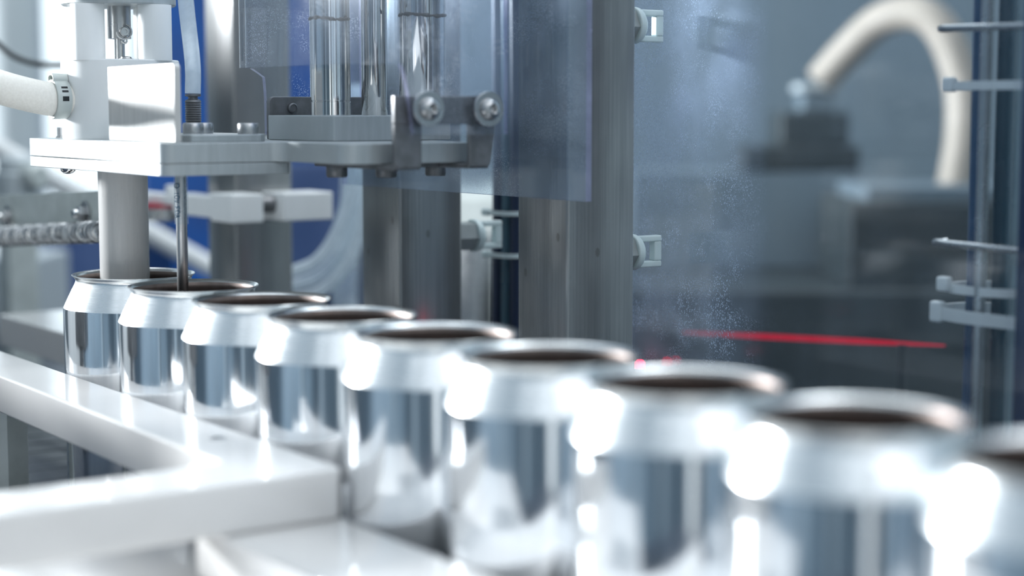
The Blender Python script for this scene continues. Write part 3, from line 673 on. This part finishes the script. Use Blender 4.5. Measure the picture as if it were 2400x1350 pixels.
# small glowing dot added in place of a red reflection at the post edge
il = thing('red_glint', 'tiny glowing dot added for the red reflection at the right edge of the broad post', 'light', (-0.636, 0.5245, -0.012))
obj('glint_stem', lathe([(0.003, -0.012), (0.003, 0.0685)], (-0.636, 0.5245, 0), seg=16), 'dark_steel', il)
obj('glint_dot', lathe([(0.0026, 0.0685), (0.0026, 0.0715), (0.0014, 0.0728)], (-0.636, 0.5245, 0), seg=16), 'red_glint_glow', il)

# ------------------------------------------------------------------ spring lever behind the filling head
KL = 0.895
def kl(x, y, z): return (x*KL, y*KL, CAMZ + (z-CAMZ)*KL)
lv = thing('spring_lever', 'grey zinc lever plate with two bolts and a coil spring, left of the fill tube', 'lever', kl(-1.05, 0.38, 0.12))
pl = rounded([kl(x, 0, z)[::2] for x, z in ((-1.30, 0.105), (-0.945, 0.1285), (-0.925, 0.1340), (-0.925, 0.1475), (-1.30, 0.1265))], [0.002, 0.008, 0.005, 0.005, 0.002], 5)
ly = 0.38*KL
obj('lever_plate', prism(pl, ly, ly+0.0035, 'y'), 'grey_metal', lv, 0.0005)
for x, z in ((-1.1074, 0.1230), (-0.9727, 0.1319), (-1.24, 0.117)):
    p = kl(x, 0.38, z)
    b = obj('bolt_washer', lathe([(0.0064, 0), (0.0066, 0.0003), (0.0066, 0.0012), (0.0064, 0.0014)], p, (0,-1,0), 32), 'steel', lv)
    obj('bolt_nut', lathe([(0.0041, 0.0014), (0.0042, 0.0018), (0.0042, 0.0045), (0.0036, 0.0050)], p, (0,-1,0), 6), 'steel', b)
    obj('bolt_shank', lathe([(0.0023, 0.0050), (0.0023, 0.0072), (0.0018, 0.0078)], p, (0,-1,0), 20), 'chrome', b)
a, b = V(kl(-1.29, 0.3745, 0.0960)), V(kl(-0.935, 0.3745, 0.1235))
L = (b-a).length
obj('coil_spring', tube(helix(a, b-a, 0.0050, 0.0053, L/0.0053, 16), 0.00098, 7), 'steel', lv)
for q in (a, b):
    obj('spring_hook', tube(spline([q + V((0, 0, 0.0050)), q + V((0, 0.002, 0.0095)), q + V((0, 0.0058, 0.0115))], 4), 0.0010, 8), 'steel', lv)
q = kl(-1.285, 0.38, 0.12)
obj('lever_stand', box((q[0]-0.010, ly+0.0035, -0.012), (q[0]+0.010, ly+0.010, 0.128)), 'grey_metal', lv, 0.0006)

# ------------------------------------------------------------------ clamp blocks on the third post
cl = thing('pipe_clamp', 'pair of white clamp blocks on a short dark bar across the blurred post', 'clamp', (-0.91, 0.47, 0.1355))
obj('clamp_block', box((-0.9285, 0.4385, 0.1275), (-0.9000, 0.4590, 0.1440)), 'white_matt', cl, 0.001)
obj('clamp_block', box((-0.9285, 0.4720, 0.1275), (-0.9000, 0.5050, 0.1440)), 'white_matt', cl, 0.001)
obj('clamp_bar', lathe([(0.0050, 0.0), (0.0050, 0.050)], (-0.914, 0.450, 0.137), (0,1,0), 20), 'dark_steel', cl)
obj('clamp_arm', box((-0.985, 0.4400, 0.1290), (-0.9285, 0.4540, 0.1415)), 'white_matt', cl, 0.001)
sn = thing('level_sensor', 'small grey sensor barrel with a red band beside the probe rod', 'sensor', (-1.02, 0.445, 0.130))
obj('sensor_arm', box((-1.06, 0.4400, 0.1340), (-0.985, 0.4520, 0.1400)), 'white_matt', sn, 0.0008)
obj('sensor_barrel', lathe([(0.0115, 0.1235), (0.012, 0.124), (0.012, 0.1315)], (-1.010, 0.446, 0), seg=32), 'steel', sn)
obj('sensor_band', lathe([(0.0122, 0.1315), (0.0122, 0.1340)], (-1.010, 0.446, 0), seg=32), 'red_band', sn)
obj('sensor_cap', lathe([(0.0055, 0.1400), (0.0055, 0.1455), (0.005, 0.146)], (-0.995, 0.446, 0), seg=24), 'white_matt', sn)

# ------------------------------------------------------------------ background, blurred
def at(px, py, t):
    """point seen at photo position (px, py), t metres down the optical axis - used to set far things at real distances"""
    up = rgt.cross(look)
    return V((0, 0, CAMZ)) + (look + rgt*((px-1200)/FPX) + up*((675-py)/FPX))*t
def upright(name, px, t, r, z0, z1, m, label, cat, seg=40):
    p = at(px, 500, t)
    return solo(name, lathe([(r*0.97, z0), (r, z0+0.004), (r, z1-0.004), (r*0.97, z1)], (p.x, p.y, 0), seg=seg), m, label, cat, loc=(p.x, p.y, z0))
def facing_box(name, px0, px1, z0, z1, t, depth, m, label, cat, bev=0.004):
    a = at(px0, 500, t); b = at(px1, 500, t); a.z = b.z = 0
    d = fwd*depth
    pts = [(a.x, a.y), (b.x, b.y), (b.x+d.x, b.y+d.y), (a.x+d.x, a.y+d.y)]
    return solo(name, prism(pts, z0, z1), m, label, cat, bev=bev, loc=(a.x, a.y, z0))
upright('storage_tank', 10, 2.0, 0.050, -0.90, 0.46, 'pale', 'pale blurred upright tank at the far left edge', 'tank')
facing_box('blue_cabinet', 332, 836, -0.90, 0.60, 2.25, 0.25, 'blue', 'deep blue plastic cabinet far behind the posts', 'cabinet')
facing_box('blue_cabinet_dark_part', 664, 836, -0.90, 0.132, 2.0, 0.15, 'navy', 'darker box added over the right part of the blue cabinet, behind the clear hoses', 'cabinet')  # added darker front for the right part of the same blue cabinet
facing_box('pale_cabinet', 100, 331, -0.90, 0.60, 2.3, 0.2, 'pale', 'pale cabinet far behind the filling valve', 'cabinet').name = 'pale_cabinet'
facing_box('navy_box', 96, 326, -0.90, 0.055, 1.90, 0.2, 'navy', 'dark navy box behind the farthest can', 'box')
facing_box('grey_box', -60, 80, -0.012, 0.058, 1.55, 0.12, 'pale', 'pale grey box at the left edge below the spring lever', 'box')
# grey drive head
mo = thing('drive_motor', 'blurred grey drive head above the spring lever', 'motor', tuple(at(40, 460, 1.35)))
p = at(38, 455, 1.35)
obj('motor_body', lathe([(0.016, -0.006), (0.0165, 0.0), (0.0165, 0.016), (0.014, 0.018), (0.014, 0.026), (0.010, 0.030)], p, seg=32), 'pale', mo)
obj('motor_boss', lathe([(0.010, 0.0), (0.010, 0.022), (0.008, 0.024)], p + XY(0.004, 0) + V((0, 0, 0.014)), tuple(rgt*0.8 - fwd*0.6), 28), 'grey_metal', mo)
obj('motor_foot', box((p.x-0.012, p.y-0.012, -0.012), (p.x+0.012, p.y+0.012, p.z-0.006)), 'grey_metal', mo, 0.001)
wp = at(600, 680, 1.50)
solo('white_pipe', tube(spline([at(-60, 315, 1.40), at(60, 385, 1.42), at(300, 518, 1.46), at(490, 624, 1.49), wp, V((wp.x-0.03, wp.y+0.03, -0.1)), V((wp.x-0.03, wp.y+0.03, -0.9))], 8), 0.0085, 20), 'white_matt', 'pale pipe slanting down behind the fill tube', 'pipe')
solo('black_cable', tube(spline([at(-60, 40, 1.12), at(0, 108, 1.12), at(50, 140, 1.12), at(110, 152, 1.12), at(175, 148, 1.12), at(240, 120, 1.12)], 8), 0.0019, 10), 'black', 'thin black cable curving above the white hose', 'cable')
HL = ['clear hose, uppermost of three curving up between two steel posts', 'clear hose, middle of three curving up between two steel posts', 'clear hose, lowest of three curving up between two steel posts']
for i, (dy, dx, t) in enumerate(((0, -24, 1.12), (33, 0, 1.14), (66, 22, 1.12))):
    gp = at(640, 655+dy*0.7, t)
    q = [V((gp.x-0.006, gp.y, -0.012)), V((gp.x-0.006, gp.y, 0.03)), gp, at(690, 635+dy, t), at(750+dx*0.4, 612+dy, t), at(800+dx*0.8, 560+dy*0.8, t), at(835+dx, 480+dy*0.4, t), at(846+dx, 400, t), at(850+dx, 200, t)]
    solo('clear_hose', tube(spline(q, 8), 0.0041, 14), 'milky_hose', HL[i], 'hose', 'clear hoses between the posts')
gp = at(812, 760, 1.16)
q = [V((gp.x, gp.y, -0.012)), gp, at(808, 690, 1.16), at(815, 560, 1.16), at(828, 440, 1.16), at(832, 200, 1.16)]
solo('clear_sleeve', tube(spline(q, 8), 0.0085, 20), 'clear_hose', 'wide clear sleeve hanging beside the second steel post', 'hose')
# things seen in the gap between the posts
facing_box('grey_machine', 1040, 1260, -0.90, 0.100, 1.9, 0.3, 'grey_metal', 'grey machine base far behind the gap between the posts', 'machine')
upright('steel_pot', 1112, 1.72, 0.020, -0.9, 0.068, 'steel', 'small round steel post top far behind the gap', 'post')

# dark machinery behind the clear panel
def behind(name, px0, px1, py0, py1, t, depth, m, label, cat):
    a = at(px0, py0, t); b = at(px1, py1, t)
    return facing_box(name, px0, px1, b.z, a.z, t, depth, m, label, cat)
facing_box('slate_partition', 1400, 2560, -0.90, 0.60, 2.1, 0.06, 'slate', 'slate grey partition filling the background behind the clear panel', 'partition')
facing_box('dark_counter', 1380, 2560, -0.90, 0.030, 1.55, 0.40, 'dark_slate', 'dark counter low behind the clear panel', 'counter')
ob = thing('dark_equipment', 'dark blurred box with a ledge, upper middle behind the clear panel', 'box', tuple(at(1900, 500, 1.75)))
def slab(nm, a, b, c, d, t, dep, m, par, z0=None, bev=0.003):
    p0, p1 = at(a, c, t), at(b, d, t); e = fwd*dep
    return obj(nm, prism([(p0.x, p0.y), (p1.x, p1.y), (p1.x+e.x, p1.y+e.y), (p0.x+e.x, p0.y+e.y)], p1.z if z0 is None else z0, p0.z), m, par, bev)
slab('box_body', 1830, 1990, 262, 342, 1.75, 0.1, 'dark_slate', ob)
slab('ledge', 1740, 2015, 342, 400, 1.75, 0.1, 'dark_slate', ob)
slab('pedestal', 1480, 2010, 400, 600, 1.76, 0.1, 'slate', ob, 0.030)
vb = thing('valve_block', 'pale valve block behind the clear panel where the arching cream hose starts', 'valve', tuple(at(1900, 262, 1.76)))
slab('block_body', 1872, 1962, 196, 216, 1.76, 0.05, 'pale', vb)
slab('block_neck', 1880, 1955, 216, 261.8, 1.77, 0.04, 'slate', vb)
db = thing('dark_box', 'dark blurred box with a pale lid, low behind the clear panel', 'box', tuple(at(2120, 600, 1.58)))
slab('box_body', 1994, 2430, 474, 600, 1.58, 0.16, 'dark_slate', db, 0.030)
slab('box_lid', 2030, 2430, 436, 474, 1.59, 0.14, 'slate', db)
hq = [at(1925, 190, 1.76), at(1945, 165, 1.755), at(1990, 115, 1.74), at(2050, 58, 1.72), at(2110, 32, 1.70), at(2170, 36, 1.68), at(2218, 90, 1.67), at(2254, 200, 1.665), at(2256, 320, 1.66), at(2238, 437, 1.66)]
solo('hose_reflection', tube(spline(hq, 10), 0.0170, 24), 'cream', 'cream hose added behind the clear panel for the mirrored arc of the white hose', 'hose')  # added hose that stands in for the white hose mirrored in the panel
rb = thing('red_streak', 'thin glowing red strip added behind the clear panel for a reflected laser line', 'light', tuple(at(1900, 810, 1.02)))  # glowing strip added to stand in for the reflected red laser line
p0, p1 = at(1600, 779, 1.06), at(2215, 810, 0.98)
obj('streak_glow', tube([p0, p0.lerp(p1, 0.3), p0.lerp(p1, 0.7), p1], lambda t: 0.0003 + 0.0016*math.sin(PI*min(max(t, 0.02), 0.98))**0.7, 10), 'red_line', rb)
for t_ in (0.15, 0.85):
    q = p0.lerp(p1, t_); obj('streak_post', lathe([(0.003, -0.9), (0.003, q.z-0.0004)], (q.x, q.y, 0), seg=12), 'dark_slate', rb)

# columns added behind and beside the camera to give the metal mirrored streaks
for x, y, r, m, lab in ((0.75, -0.25, 0.07, 'black', 'dark'), (0.35, -1.0, 0.08, 'slate', 'slate'), (1.2, 0.55, 0.08, 'black', 'dark'), (-0.35, -1.35, 0.06, 'slate', 'slate'), (1.25, -0.75, 0.10, 'white_matt', 'white')):
    solo('reflection_column', lathe([(r+0.02, -0.9), (r+0.02, -0.86), (r, -0.85), (r, 2.2)], (x, y, 0), seg=28), m, lab + ' column added behind the camera for streaks mirrored in the metal', 'column', 'added reflection columns', loc=(x, y, -0.9))
